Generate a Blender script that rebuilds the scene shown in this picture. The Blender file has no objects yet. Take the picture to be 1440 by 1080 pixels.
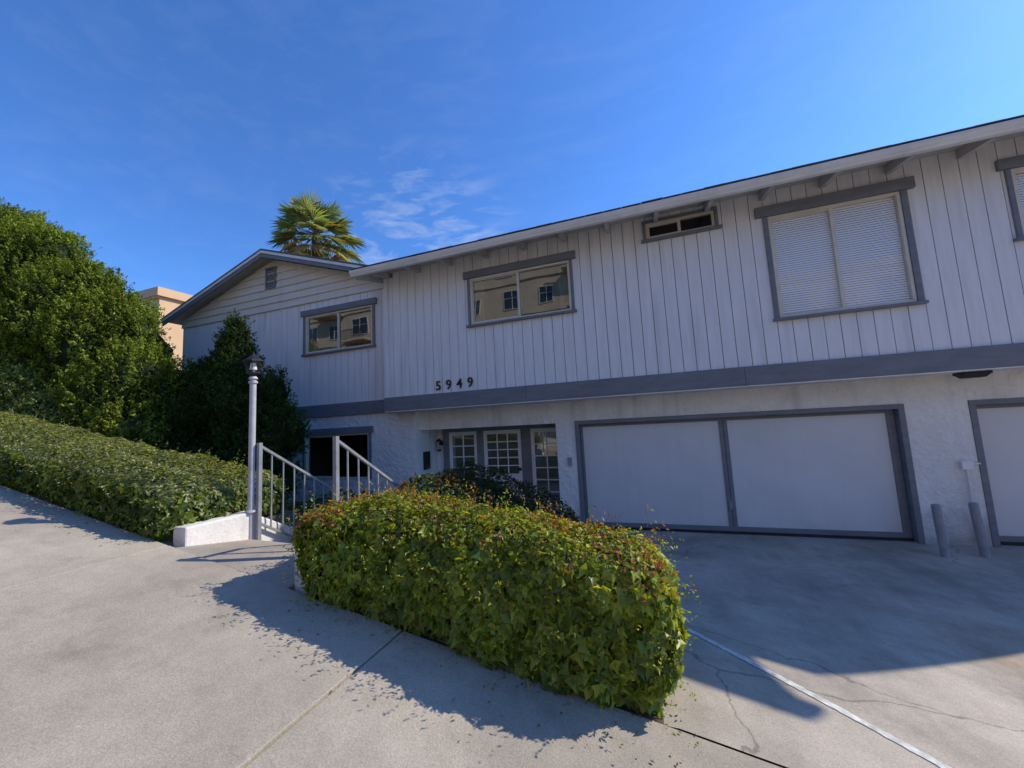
import bpy, math, random, bmesh
import numpy as np
from mathutils import Vector, Matrix
random.seed(7); rng=np.random.default_rng(7)
scene=bpy.context.scene
COL=scene.collection

# ------------------------------------------------------------------ materials
def newmat(name):
    m=bpy.data.materials.new(name); m.use_nodes=True
    nt=m.node_tree; nt.nodes.clear()
    out=nt.nodes.new('ShaderNodeOutputMaterial')
    return m,nt,out
def N(nt,t,**kw):
    n=nt.nodes.new(t)
    for k,v in kw.items(): setattr(n,k,v)
    return n
def L(nt,a,b): nt.links.new(a,b)
def surf(name,c1,c2,scale=3.0,rough=0.8,bump=0.2,bscale=60.0,stretch=(1,1,1),spec=0.3,detail=6,fine=0.0,bdist=0.01,metal=0.0,streak=0.0,grime=None,patch=0.0):
    m,nt,out=newmat(name)
    p=N(nt,'ShaderNodeBsdfPrincipled'); L(nt,p.outputs[0],out.inputs[0])
    tc=N(nt,'ShaderNodeTexCoord'); mp=N(nt,'ShaderNodeMapping'); mp.inputs['Scale'].default_value=stretch
    L(nt,tc.outputs['Object'],mp.inputs[0])
    n1=N(nt,'ShaderNodeTexNoise'); n1.inputs['Scale'].default_value=scale; n1.inputs['Detail'].default_value=detail; n1.inputs['Roughness'].default_value=0.62
    L(nt,mp.outputs[0],n1.inputs['Vector'])
    cr=N(nt,'ShaderNodeValToRGB'); cr.color_ramp.elements[0].position=0.32; cr.color_ramp.elements[1].position=0.68
    cr.color_ramp.elements[0].color=(*c1,1); cr.color_ramp.elements[1].color=(*c2,1)
    L(nt,n1.outputs[0],cr.inputs[0]); col=cr.outputs[0]
    def modul(scale_,st,lo,hi,a,b_,det=3):
        nonlocal col
        n3=N(nt,'ShaderNodeTexNoise'); n3.inputs['Scale'].default_value=scale_; n3.inputs['Detail'].default_value=det
        m2=N(nt,'ShaderNodeMapping'); m2.inputs['Scale'].default_value=st; L(nt,tc.outputs['Object'],m2.inputs[0]); L(nt,m2.outputs[0],n3.inputs['Vector'])
        mr=N(nt,'ShaderNodeMapRange'); mr.inputs[1].default_value=lo; mr.inputs[2].default_value=hi; mr.inputs[3].default_value=a; mr.inputs[4].default_value=b_
        L(nt,n3.outputs[0],mr.inputs[0])
        mx=N(nt,'ShaderNodeVectorMath',operation='SCALE'); L(nt,col,mx.inputs[0]); L(nt,mr.outputs[0],mx.inputs['Scale']); col=mx.outputs[0]
    if fine>0: modul(bscale*2,(1,1,1),.3,.7,1-fine,1+fine)
    if streak>0: modul(5,(1,1,.09),.52,.75,1,1-streak,5)
    if patch>0: modul(2.3,(1,1,1),.55,.66,1,1-patch,7)
    if grime is not None:
        z0,z1,amt=grime
        sp_=N(nt,'ShaderNodeSeparateXYZ'); L(nt,tc.outputs['Object'],sp_.inputs[0])
        gn=N(nt,'ShaderNodeTexNoise'); gn.inputs['Scale'].default_value=4; gn.inputs['Detail'].default_value=6; L(nt,tc.outputs['Object'],gn.inputs['Vector'])
        ga=N(nt,'ShaderNodeMath',operation='MULTIPLY_ADD'); L(nt,gn.outputs[0],ga.inputs[0]); ga.inputs[1].default_value=-.9; L(nt,sp_.outputs[2],ga.inputs[2])
        gm_=N(nt,'ShaderNodeMapRange'); gm_.inputs[1].default_value=z0-.45; gm_.inputs[2].default_value=z1-.45; gm_.inputs[3].default_value=amt; gm_.inputs[4].default_value=0; L(nt,ga.outputs[0],gm_.inputs[0])
        gx=N(nt,'ShaderNodeMix',data_type='RGBA'); L(nt,gm_.outputs[0],gx.inputs[0]); L(nt,col,gx.inputs[6]); gx.inputs[7].default_value=(.22,.18,.14,1); col=gx.outputs[2]
    L(nt,col,p.inputs['Base Color'])
    p.inputs['Roughness'].default_value=rough; p.inputs['Specular IOR Level'].default_value=spec; p.inputs['Metallic'].default_value=metal
    if bump>0:
        n2=N(nt,'ShaderNodeTexNoise'); n2.inputs['Scale'].default_value=bscale; n2.inputs['Detail'].default_value=4
        L(nt,mp.outputs[0],n2.inputs['Vector'])
        b=N(nt,'ShaderNodeBump'); b.inputs['Strength'].default_value=bump; b.inputs['Distance'].default_value=bdist
        L(nt,n2.outputs[0],b.inputs['Height']); L(nt,b.outputs[0],p.inputs['Normal'])
    return m

def concrete(name,c,dark,cracks=False,stain=0.5,rust=0.0):
    m,nt,out=newmat(name)
    p=N(nt,'ShaderNodeBsdfPrincipled'); L(nt,p.outputs[0],out.inputs[0])
    tc=N(nt,'ShaderNodeTexCoord'); V=tc.outputs['Object']
    def noise(s,d=6,r=.6,w=0.0,vec=None):
        n=N(nt,'ShaderNodeTexNoise'); n.inputs['Scale'].default_value=s; n.inputs['Detail'].default_value=d; n.inputs['Roughness'].default_value=r; n.inputs['Distortion'].default_value=w
        L(nt,vec or V,n.inputs['Vector']); return n.outputs[0]
    def mr(x,a,b,c_,d_):
        n=N(nt,'ShaderNodeMapRange'); n.inputs[1].default_value=a;n.inputs[2].default_value=b;n.inputs[3].default_value=c_;n.inputs[4].default_value=d_
        L(nt,x,n.inputs[0]); return n.outputs[0]
    def mul(a,b):
        n=N(nt,'ShaderNodeMath',operation='MULTIPLY'); L(nt,a,n.inputs[0]); L(nt,b,n.inputs[1]); return n.outputs[0]
    v=mul(mr(noise(1.1,8,.65,.1),.3,.7,1-.2*stain,1+.12*stain), mr(noise(7,8,.7),.3,.7,.90,1.08))
    v=mul(v, mr(noise(140,2,.5),.35,.65,.84,1.14))
    v=mul(v, mr(noise(2.6,6,.65,.2),.58,.72,1,1-.22*stain))
    vo=N(nt,'ShaderNodeTexVoronoi'); vo.inputs['Scale'].default_value=2.3; L(nt,V,vo.inputs['Vector'])
    v=mul(v, mr(vo.outputs['Distance'],.012,.028,.6,1))
    v=mul(v, mr(noise(1.9,8,.75,.1),.66,.70,1,1.22))
    if cracks:
        vo2=N(nt,'ShaderNodeTexVoronoi',feature='DISTANCE_TO_EDGE'); vo2.inputs['Scale'].default_value=.27
        nn=N(nt,'ShaderNodeTexNoise'); nn.inputs['Scale'].default_value=2.2; nn.inputs['Detail'].default_value=6; L(nt,V,nn.inputs['Vector'])
        mm=N(nt,'ShaderNodeVectorMath',operation='MULTIPLY_ADD'); L(nt,nn.outputs['Color'],mm.inputs[0]); mm.inputs[1].default_value=(.5,.5,0); L(nt,V,mm.inputs[2])
        L(nt,mm.outputs[0],vo2.inputs['Vector'])
        v=mul(v,mr(vo2.outputs['Distance'],.0007,.0028,.60,1))
        mp=N(nt,'ShaderNodeMapping'); mp.inputs['Scale'].default_value=(1.5,.25,1); mp.inputs['Rotation'].default_value=(0,0,.12); L(nt,V,mp.inputs[0])
        v=mul(v,mr(noise(1,5,.6,0,mp.outputs[0]),.45,.7,1.03,.80))
        v=mul(v,mr(noise(.9,9,.7,.15),.48,.62,1,.78))
        v=mul(v,mr(noise(3.4,9,.8,0),.62,.68,1,1.12))
    base=N(nt,'ShaderNodeMix',data_type='RGBA'); base.inputs[6].default_value=(*dark,1); base.inputs[7].default_value=(*c,1)
    L(nt,mr(noise(.7,6,.6),.35,.6,0,1),base.inputs[0]); colr=base.outputs[2]
    if rust>0:
        rx=N(nt,'ShaderNodeMix',data_type='RGBA'); L(nt,mr(noise(.6,8,.65,.2),.50,.66,0,rust),rx.inputs[0]); L(nt,colr,rx.inputs[6]); rx.inputs[7].default_value=(.30,.215,.13,1); colr=rx.outputs[2]
    sc=N(nt,'ShaderNodeVectorMath',operation='SCALE'); L(nt,colr,sc.inputs[0]); L(nt,v,sc.inputs['Scale'])
    L(nt,sc.outputs[0],p.inputs['Base Color'])
    p.inputs['Roughness'].default_value=.88; p.inputs['Specular IOR Level'].default_value=.25
    b=N(nt,'ShaderNodeBump'); b.inputs['Strength'].default_value=.5; b.inputs['Distance'].default_value=.006
    L(nt,noise(90,4,.7),b.inputs['Height']); L(nt,b.outputs[0],p.inputs['Normal'])
    return m

M={}
M['siding']=surf('siding_paint',(.72,.71,.72),(.82,.81,.82),2.0,.62,.25,45,(6,6,.5),.3,fine=.02,streak=.16)
M['siding_dark']=surf('siding_gap',(.15,.15,.16),(.20,.20,.21),2,.9,0)
M['trim']=surf('slate_trim_paint',(.155,.165,.19),(.205,.215,.24),3,.55,.2,40,(1,4,4),.35,fine=.03)
M['rafter']=surf('rafter_paint',(.42,.40,.39),(.55,.53,.52),4,.65,.2,40)
M['lap']=surf('lap_siding_paint',(.68,.62,.53),(.77,.71,.62),2,.65,.25,45,(.5,6,6),.3,fine=.03,streak=.1)
M['stucco']=surf('white_stucco',(.72,.70,.675),(.85,.83,.80),1.6,.92,.8,13,(1,1,1),.15,detail=8,fine=.04,bdist=.045,streak=.2,grime=(-2.05,-1.5,.6),patch=.09)
M['smoothwall']=surf('painted_wall',(.62,.60,.57),(.78,.76,.73),3,.85,.5,30,(1,1,1),.2,fine=.04,streak=.2)
M['panel']=surf('garage_panel_paint',(.63,.63,.64),(.69,.69,.70),1.2,.55,.12,30,(1,1,1),.35,fine=.01,streak=.07,grime=(-2.05,-1.8,.12))
M['white']=surf('white_enamel',(.72,.72,.71),(.82,.82,.80),5,.4,.05,40,(1,1,1),.45)
M['alum']=surf('window_frame',(.60,.54,.44),(.70,.64,.54),5,.4,.0,40,(1,1,1),.5)
M['railpaint']=surf('rail_paint',(.20,.205,.23),(.30,.31,.34),9,.45,.1,50,(1,1,1),.45)
M['postpaint']=surf('post_paint',(.38,.38,.41),(.54,.54,.56),9,.45,.1,50,(1,1,1),.45,streak=.2)
M['black']=surf('black_metal',(.012,.012,.013),(.03,.03,.032),8,.5,.1,60,(1,1,1),.4)
M['shingle']=surf('roof_shingles',(.10,.10,.105),(.17,.165,.16),7,.95,.6,30)
M['gutter']=surf('gutter_paint',(.68,.67,.65),(.82,.81,.79),3,.5,.05,30,(.6,3,3),.4,streak=.1)
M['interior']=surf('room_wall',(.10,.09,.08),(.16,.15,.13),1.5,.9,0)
M['blind']=surf('window_blind',(.92,.92,.93),(.95,.95,.96),2,.7,0)
M['curtain']=surf('curtain',(.40,.36,.30),(.5,.46,.38),2,.9,.2,20,(12,1,.3))
M['soil']=surf('soil',(.06,.042,.028),(.14,.10,.07),9,1,.8,30)
M['bark']=surf('bark',(.06,.045,.035),(.14,.11,.085),8,.95,.8,20,(1,1,.3))
M['asphalt']=surf('asphalt',(.045,.045,.047),(.065,.064,.063),3,.9,.5,120,fine=.15)
M['dirt']=surf('dry_ground',(.10,.085,.06),(.17,.14,.10),.6,1,.4,5)
M['line']=surf('worn_line_paint',(.38,.37,.34),(.74,.74,.71),22,.85,.2,60)
M['tan']=surf('tan_stucco',(.68,.44,.25),(.74,.50,.30),.7,.9,.3,20)
M['cream']=surf('cream_stucco',(.42,.34,.24),(.52,.43,.31),.7,.9,.3,20,patch=.1)
M['doorcurtain']=surf('door_curtain',(.40,.36,.30),(.50,.46,.40),3,.9,.1,20,(8,1,.4))
M['sidewalk']=concrete('sidewalk_concrete',(.44,.385,.305),(.365,.32,.255),False,1.0,.12)
M['driveway']=concrete('driveway_concrete',(.52,.46,.385),(.43,.38,.315),True,1.0,.6)
M['step']=concrete('step_concrete',(.40,.355,.29),(.33,.29,.24),False,.8)
M['bollard']=surf('bollard_paint',(.24,.245,.27),(.34,.345,.37),8,.6,.2,40)

def glassmat(name,refl,tint):
    m,nt,out=newmat(name)
    t=N(nt,'ShaderNodeBsdfTransparent'); t.inputs[0].default_value=(*tint,1)
    g=N(nt,'ShaderNodeBsdfGlossy'); g.inputs['Roughness'].default_value=.012; g.inputs[0].default_value=(.92,.93,.95,1)
    tc=N(nt,'ShaderNodeTexCoord'); n=N(nt,'ShaderNodeTexNoise'); n.inputs['Scale'].default_value=1.2; n.inputs['Detail'].default_value=1; L(nt,tc.outputs['Object'],n.inputs['Vector'])
    b=N(nt,'ShaderNodeBump'); b.inputs['Strength'].default_value=.035; b.inputs['Distance'].default_value=.05; L(nt,n.outputs[0],b.inputs['Height']); L(nt,b.outputs[0],g.inputs['Normal'])
    lw=N(nt,'ShaderNodeLayerWeight'); lw.inputs[0].default_value=.5
    pw=N(nt,'ShaderNodeMath',operation='POWER'); pw.inputs[1].default_value=4.0; L(nt,lw.outputs['Facing'],pw.inputs[0])
    ad=N(nt,'ShaderNodeMath',operation='ADD'); ad.use_clamp=True; ad.inputs[1].default_value=refl; L(nt,pw.outputs[0],ad.inputs[0])
    mx=N(nt,'ShaderNodeMixShader'); L(nt,ad.outputs[0],mx.inputs[0]); L(nt,t.outputs[0],mx.inputs[1]); L(nt,g.outputs[0],mx.inputs[2])
    L(nt,mx.outputs[0],out.inputs[0]); return m
M['glass']=glassmat('window_glass',.22,(.55,.60,.55))
M['glass_dark']=glassmat('screened_glass',.07,(.4,.42,.42))
M['glass_clear']=glassmat('clear_glass',.04,(.98,.98,.98))

def leafmat(name,trans=.4,tcol=(1.25,1.2,.5),gl=.05,rough=.4):
    m,nt,out=newmat(name)
    at=N(nt,'ShaderNodeAttribute'); at.attribute_name='Col'
    p=N(nt,'ShaderNodeBsdfDiffuse'); L(nt,at.outputs['Color'],p.inputs[0])
    vm=N(nt,'ShaderNodeVectorMath',operation='MULTIPLY'); vm.inputs[1].default_value=tcol; L(nt,at.outputs['Color'],vm.inputs[0])
    t=N(nt,'ShaderNodeBsdfTranslucent'); L(nt,vm.outputs[0],t.inputs[0])
    mx=N(nt,'ShaderNodeMixShader'); mx.inputs[0].default_value=trans
    L(nt,p.outputs[0],mx.inputs[1]); L(nt,t.outputs[0],mx.inputs[2])
    if gl<=0: L(nt,mx.outputs[0],out.inputs[0]); return m
    g=N(nt,'ShaderNodeBsdfGlossy'); g.inputs['Roughness'].default_value=rough
    m2=N(nt,'ShaderNodeMixShader'); m2.inputs[0].default_value=gl; L(nt,mx.outputs[0],m2.inputs[1]); L(nt,g.outputs[0],m2.inputs[2])
    L(nt,m2.outputs[0],out.inputs[0]); return m
M['leaf']=leafmat('leaf',.48,(1.8,1.55,.45),.03,.4)
M['needle']=leafmat('needle',.26,(1.35,1.3,.45),0)
M['core']=surf('shade_core',(.012,.02,.008),(.03,.045,.015),9,.95,.8,14)  # near-black colour stands in for the shade deep between leaves

# ------------------------------------------------------------------ mesh tools
def empty(name,loc=(0,0,0)):
    o=bpy.data.objects.new(name,None); COL.objects.link(o); o.location=loc; return o
def mkobj(name,verts,faces,mat,parent=None,smooth=False):
    me=bpy.data.meshes.new(name); me.from_pydata([tuple(v) for v in verts],[],[tuple(f) for f in faces]); me.update()
    o=bpy.data.objects.new(name,me); COL.objects.link(o)
    if mat: me.materials.append(mat)
    if smooth:
        for p in me.polygons: p.use_smooth=True
    if parent: o.parent=parent
    return o
class B:
    def __init__(s): s.v=[]; s.f=[]
    def hexa(s,c):
        i=len(s.v); s.v+= [tuple(x) for x in c]
        s.f+=[(i,i+3,i+2,i+1),(i+4,i+5,i+6,i+7),(i,i+1,i+5,i+4),(i+1,i+2,i+6,i+5),(i+2,i+3,i+7,i+6),(i+3,i,i+4,i+7)]
    def box(s,x0,x1,y0,y1,z0,z1):
        s.hexa([(x0,y0,z0),(x1,y0,z0),(x1,y1,z0),(x0,y1,z0),(x0,y0,z1),(x1,y0,z1),(x1,y1,z1),(x0,y1,z1)])
    def beam(s,a,b,w,h):
        a=Vector(a); b=Vector(b); d=(b-a).normalized(); up=Vector((0,0,1))
        if abs(d.z)>.98: up=Vector((0,1,0))
        r=d.cross(up).normalized()*w/2; u=r.cross(d).normalized()*h/2
        s.hexa([a-r-u,a+r-u,b+r-u,b-r-u,a-r+u,a+r+u,b+r+u,b-r+u])
    def cyl(s,a,b,r0,r1=None,n=12,cap=True):
        if r1 is None: r1=r0
        a=Vector(a); b=Vector(b); d=(b-a).normalized(); up=Vector((0,0,1)) if abs(d.z)<.9 else Vector((1,0,0))
        e=d.cross(up).normalized(); g=d.cross(e); i=len(s.v)
        for k in range(n):
            t=2*math.pi*k/n; q=e*math.cos(t)+g*math.sin(t)
            s.v.append(tuple(a+q*r0)); s.v.append(tuple(b+q*r1))
        for k in range(n):
            j=(k+1)%n; s.f.append((i+2*k,i+2*k+1,i+2*j+1,i+2*j))
        if cap:
            s.f.append(tuple(i+2*k for k in range(n))); s.f.append(tuple(i+2*k+1 for k in reversed(range(n))))
    def obj(s,name,mat,parent=None,bevel=0,smooth=False):
        o=mkobj(name,s.v,s.f,mat,parent,smooth)
        if bevel:
            m=o.modifiers.new('bev','BEVEL'); m.width=bevel; m.segments=2; m.limit_method='ANGLE'
        return o

def street(x): return -1.5-.167*np.clip(x,-35,14)
DY0,DY1=2.14,7.62
def drive(x,y):
    t=np.clip((y-DY0)/(DY1-DY0),0,1)
    xs=np.clip(x,0,14); near=-1.5-.167*xs
    t=t*.75+.25*np.sin(t*math.pi/2)
    return near*(1-t)+(-2.05)*t

# ------------------------------------------------------------------ ground
def gz(x,y):
    if x<-3.92:
        s=street(x)
        B_=-2.15 if x>-13.5 else (-2.15*(1-min(1,(-13.5-x)/6))+s*min(1,(-13.5-x)/6))
        if y<2.2: return s-.3 if y<2.1 else s-.02
        t=min(1,max(0,(y-3.4)/2.6)); return (s-.02)*(1-t)+B_*t
    if y<2.1: return street(x)-.3
    return float(drive(x,y))-.3
xs=[-600,-300,-150,-80,-50]+list(np.arange(-35,-4,.5))+[-3.95,-3.90]+list(np.arange(-3.5,14.1,.5))+[20,40,80,150,300,600]
ys=[-600,-300,-150,-80,-50]+list(np.arange(-30,2,.8))+[2.0,2.09,2.12,2.2]+list(np.arange(2.6,9,.4))+[10,14,20,30,60,120,300,600]
V=[(x,y,float(gz(x,y))) for y in ys for x in xs]; nx=len(xs)
F=[(j*nx+i,j*nx+i+1,(j+1)*nx+i+1,(j+1)*nx+i) for j in range(len(ys)-1) for i in range(nx-1)]
mkobj('ground',V,F,M['dirt'])

def slopesheet(name,x0,x1,y0,y1,off,mat,thick=.12,parent=None):
    b=B(); n=max(1,int((x1-x0)/5))
    for i in range(n):
        a=x0+(x1-x0)*i/n; c=x0+(x1-x0)*(i+1)/n; za=float(street(a))+off; zc=float(street(c))+off
        b.hexa([(a,y0,za-thick),(c,y0,zc-thick),(c,y1,zc-thick),(a,y1,za-thick),(a,y0,za),(c,y0,zc),(c,y1,zc),(a,y1,za)])
    return b.obj(name,mat,parent)
b=B(); g=.007; x=-1.57-2.3*14
while x<14:
    a=x+g; c=x+2.3-g
    za=float(street(a)); zc=float(street(c)); dz=random.uniform(-.003,.003)
    b.hexa([(a,-1.38,za-.1),(c,-1.38,zc-.1),(c,2.14,zc-.1),(a,2.14,za-.1),(a,-1.38,za+dz),(c,-1.38,zc+dz),(c,2.14,zc+dz),(a,2.14,za+dz)])
    x+=2.3
b.obj('sidewalk',M['sidewalk'],None,.005)
slopesheet('sidewalk_joint_bed',-35,14,-1.38,2.13,-.05,M['soil'],.1)
slopesheet('kerb',-35,14,-1.55,-1.392,-.002,M['step'],.3)
slopesheet('street',-35,14,-11,-1.555,-.15,M['asphalt'],.1)
slopesheet('sidewalk.001',-35,14,-14,-11.01,-.01,M['sidewalk'],.25)

# driveway
XS=np.linspace(-1.75,13,60); YS=np.linspace(DY0+.008,DY1+.05,40)
vv=[(x,y,float(drive(x,y))) for y in YS for x in XS]; n=len(XS)
ff=[(j*n+i,j*n+i+1,(j+1)*n+i+1,(j+1)*n+i) for j in range(len(YS)-1) for i in range(n-1)]
mkobj('driveway',vv,ff,M['driveway'],None,True)
p0=Vector((.10,3.45)); p1=Vector((1.55,2.235)); d=(p1-p0).normalized(); q=Vector((-d.y,d.x))*.028
vv=[];nseg=90
for i in range(nseg+1):
    c=p0.lerp(p1,i/nseg)
    for s in (-1,1):
        w=c+q*s*(1+random.uniform(-.14,.14)); vv.append((w.x,w.y,float(drive(w.x,w.y))+.004))
ff=[(2*i,2*i+1,2*i+3,2*i+2) for i in range(nseg)]
mkobj('painted_line',vv,ff,M['line'])

# ------------------------------------------------------------------ house
house=empty('house')
WY=7.0; GY=7.5; WGY=7.35
def planks(bd,x0,x1,y,z0,z1f,openings,w=.2,t=.028,gap=.010):
    x=x0
    while x<x1-1e-4:
        xe=min(x+w,x1); a=x+gap/2; c=xe-gap/2
        cuts=sorted({a,c}|{o for op in openings for o in (op[0],op[1]) if a<o<c})
        yy=y+random.uniform(-.002,.002)
        for i in range(len(cuts)-1):
            s,e=cuts[i],cuts[i+1]; m=(s+e)/2; zt=z1f(m)
            segs=[(z0,zt)]
            for op in openings:
                if op[0]<m<op[1]:
                    ns=[]
                    for (u,v) in segs:
                        if op[2]>u: ns.append((u,min(v,op[2])))
                        if op[3]<v: ns.append((max(u,op[3]),v))
                    segs=[q for q in ns if q[1]-q[0]>.002]
            for (u,v) in segs: bd.box(s,e,yy,yy+t,u,v)
        x=xe
def wallpanel(bd,x0,x1,y0,y1,z0,z1,openings):
    cuts=sorted({x0,x1}|{o for op in openings for o in (op[0],op[1]) if x0<o<x1})
    for i in range(len(cuts)-1):
        s,e=cuts[i],cuts[i+1]; m=(s+e)/2; segs=[(z0,z1)]
        for op in openings:
            if op[0]<m<op[1]:
                ns=[]
                for (u,v) in segs:
                    if op[2]>u: ns.append((u,min(v,op[2])))
                    if op[3]<v: ns.append((max(u,op[3]),v))
                segs=[q for q in ns if q[1]-q[0]>.002]
        for (u,v) in segs: bd.box(s,e,y0,y1,u,v)
W1=(-3.30,-1.22,2.05,3.03); WS=(.18,1.27,3.11,3.41); WB=(2.02,3.69,1.43,3.10); WR=(4.87,5.9,2.13,3.10)
WW=(-8.15,-6.05,2.03,3.02); WL=(-8.15,-6.2,-1.08,-.02)
XL=-5.42; XR=6.4
bd=B(); planks(bd,XL,XR,WY,.70,lambda x:3.56,[W1,WS,WB,WR]); bd.obj('upper_siding',M['siding'],house)
bd=B(); wallpanel(bd,XL+.01,XR,WY+.034,WY+.09,.66,3.56,[W1,WS,WB,WR]); bd.box(XL+.004,XL+.06,WY+.03,14,.44,3.5); bd.obj('upper_wall_backing',M['siding_dark'],house)
bd=B(); bd.box(XL-.018,XL+.002,WY-.004,WGY+.02,.70,3.5); bd.box(XL-.02,XL+.09,WY-.022,WY-.003,.71,3.45); bd.obj('corner_board',M['siding'],house,.003)
bd=B(); xj=XL-.03
for xe in (-2.2,1.45,4.9,XR): bd.box(xj,xe-.003,WY-.05+random.uniform(-.002,.002),WY+.03,.415,.715); xj=xe
bd.obj('belt_board',M['trim'],house,.005)
bd=B(); bd.box(XL-.025,XR,WY-.04,GY+.1,.395,.412); bd.obj('overhang_soffit',M['stucco'],house)

def window(name,o,y,head=True,side=.055,sill=True,mull=.5,headh=.15,blind=False,curtain=None,headx=.13,gl='glass'):
    x0,x1,z0,z1=o; e=empty(name); e.parent=house
    f=B(); t=.042
    for (a,b_,c,d_) in ((x0,x1,z0,z0+t),(x0,x1,z1-t,z1),(x0,x0+t,z0+t,z1-t),(x1-t,x1,z0+t,z1-t)): f.box(a,b_,y-.012,y+.07,c,d_)
    if mull:
        xm=x0+(x1-x0)*mull; f.box(xm-.024,xm+.024,y-.002,y+.06,z0+t,z1-t)
        for (a,b_,c,d_) in ((x0+t,xm-.024,z0+t,z0+t+.022),(x0+t,xm-.024,z1-t-.022,z1-t),(x0+t,x0+t+.02,z0+t+.022,z1-t-.022)): f.box(a,b_,y+.008,y+.05,c,d_)
    f.obj('frame',M['alum'],e,.003)
    yg=y+.036; xm=(x0+x1)/2 if mull else x1-t
    vs_=[(x0+t,yg,z0+t),(xm-.02,yg+.002,z0+t),(xm-.02,yg+.003,z1-t),(x0+t,yg+.001,z1-t)]
    fs_=[(0,1,2,3)]
    if mull: vs_+=[(xm+.02,yg-.001,z0+t),(x1-t,yg,z0+t),(x1-t,yg-.002,z1-t),(xm+.02,yg-.003,z1-t)]; fs_.append((4,5,6,7))
    mkobj('glass',vs_,fs_,M[gl],e)
    tr=B()
    if side>0:
        tr.box(x0-side,x0-.002,y-.03,y+.01,z0-.0,z1+.0); tr.box(x1+.002,x1+side,y-.03,y+.01,z0-.0,z1+.0)
    if head: tr.box(x0-headx,x1+headx,y-.055,y+.01,z1+.003,z1+headh)
    else: tr.box(x0-side,x1+side,y-.03,y+.01,z1+.003,z1+.05)
    if sill: tr.box(x0-.09,x1+.09,y-.075,y+.01,z0-.045,z0-.003)
    tr.obj('trim',M['trim'],e,.004)
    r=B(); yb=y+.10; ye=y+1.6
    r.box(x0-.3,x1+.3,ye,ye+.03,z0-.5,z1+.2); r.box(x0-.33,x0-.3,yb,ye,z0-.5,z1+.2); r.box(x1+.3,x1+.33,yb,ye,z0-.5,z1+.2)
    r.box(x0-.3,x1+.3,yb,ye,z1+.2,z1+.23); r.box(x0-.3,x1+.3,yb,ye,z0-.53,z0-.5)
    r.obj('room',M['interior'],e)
    if blind:
        bl=B(); z=z0+t+.002; st=.036
        while z<z1-t-.02:
            bl.hexa([(x0+.045,y+.048,z),(x1-.045,y+.048,z),(x1-.045,y+.058,z+.0315),(x0+.045,y+.058,z+.0315),(x0+.045,y+.049,z-.001),(x1-.045,y+.049,z-.001),(x1-.045,y+.059,z+.0305),(x0+.045,y+.059,z+.0305)])
            z+=st
        for fx in (.12,.38,.62,.88):
            xx=x0+(x1-x0)*fx; bl.box(xx-.002,xx+.002,y+.043,y+.045,z0+t,z1-t)
        bl.obj('blinds',M['blind'],e)
    if curtain:
        for (ca,cb) in curtain:
            vs=[];nn=60
            for i in range(nn+1):
                xx=x0+(x1-x0)*(ca+(cb-ca)*i/nn); yy=y+.13+.025*math.sin(i*.9)
                vs+=[(xx,yy,z0),(xx,yy,z1)]
            mkobj('curtain',vs,[(2*i,2*i+2,2*i+3,2*i+1) for i in range(nn)],M['curtain'],e,True)
window('bedroom_window',W1,WY,curtain=[(0,.12),(.88,1)])
window('bathroom_window',WS,WY,head=False,gl='glass_dark')
window('blinds_window',WB,WY,blind=True,side=.07,headh=.17,headx=.17,gl='glass_clear')
window('end_window',WR,WY,blind=True,headh=.15,gl='glass_clear')
window('wing_window',WW,WGY,side=.07,curtain=[(0,.12)])
window('lower_wing_window',WL,WGY,side=.07,sill=False)

EY=6.38; sl=.24; RXE=5.95  # eave's unseen right end cut short of the wall to shape its shadow
def rz(y): return 3.385+(y-EY)*sl
bd=B(); x=-5.35
while x<RXE:
    w=.07; a=x; c=x+w
    y0=EY+.05; y1=WY-.002
    bd.hexa([(a,y0,rz(y0)-.10),(c,y0,rz(y0)-.10),(c,y1,rz(y1)-.14),(a,y1,rz(y1)-.14),(a,y0,rz(y0)-.003),(c,y0,rz(y0)-.003),(c,y1,rz(y1)-.003),(a,y1,rz(y1)-.003)])
    x+=.81
bd.obj('rafter_tails',M['rafter'],house,.004)
bd=B(); Y2=12.5
def slab(bd,x0,x1,y0,y1,o0,o1):
    bd.hexa([(x0,y0,rz(y0)+o0),(x1,y0,rz(y0)+o0),(x1,y1,rz(y1)+o0),(x0,y1,rz(y1)+o0),(x0,y0,rz(y0)+o1),(x1,y0,rz(y0)+o1),(x1,y1,rz(y1)+o1),(x0,y1,rz(y1)+o1)])
yy=EY+.02
while yy<WY+.25:
    slab(bd,-5.70,RXE,yy,yy+.135,0,.02); yy+=.142
bd.obj('soffit_boards',M['rafter'],house)
bd=B(); slab(bd,-5.73,RXE,EY-.01,WY+.1,.023,.06); slab(bd,-5.73,XR+.02,WY+.102,Y2,.023,.06)
bd.obj('main_roof',M['shingle'],house)
bd=B(); x=-5.73
while x<RXE-.05:
    ww=random.uniform(.26,.33); slab(bd,x,min(x+ww-.006,RXE),EY-.125-random.uniform(0,.012),EY+.3,.062,.070+random.uniform(0,.006)); x+=ww
bd.obj('eave_shingles',M['shingle'],house)
bd=B()
bd.hexa([(-5.74,Y2,rz(Y2)+.02),(XR,Y2,rz(Y2)+.02),(XR,18.5,rz(EY)),(-5.74,18.5,rz(EY)),(-5.74,Y2,rz(Y2)+.06),(XR,Y2,rz(Y2)+.06),(XR,18.5,rz(EY)+.05),(-5.74,18.5,rz(EY)+.05)])
bd.obj('rear_roof',M['shingle'],house)
prof=[(EY+.01,3.29),(EY-.06,3.29),(EY-.075,3.32),(EY-.09,3.335),(EY-.11,3.375),(EY-.11,3.405),(EY-.10,3.405),(EY-.10,3.39),(EY+.01,3.39)]
vs=[];x0,x1=-5.76,RXE
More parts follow.
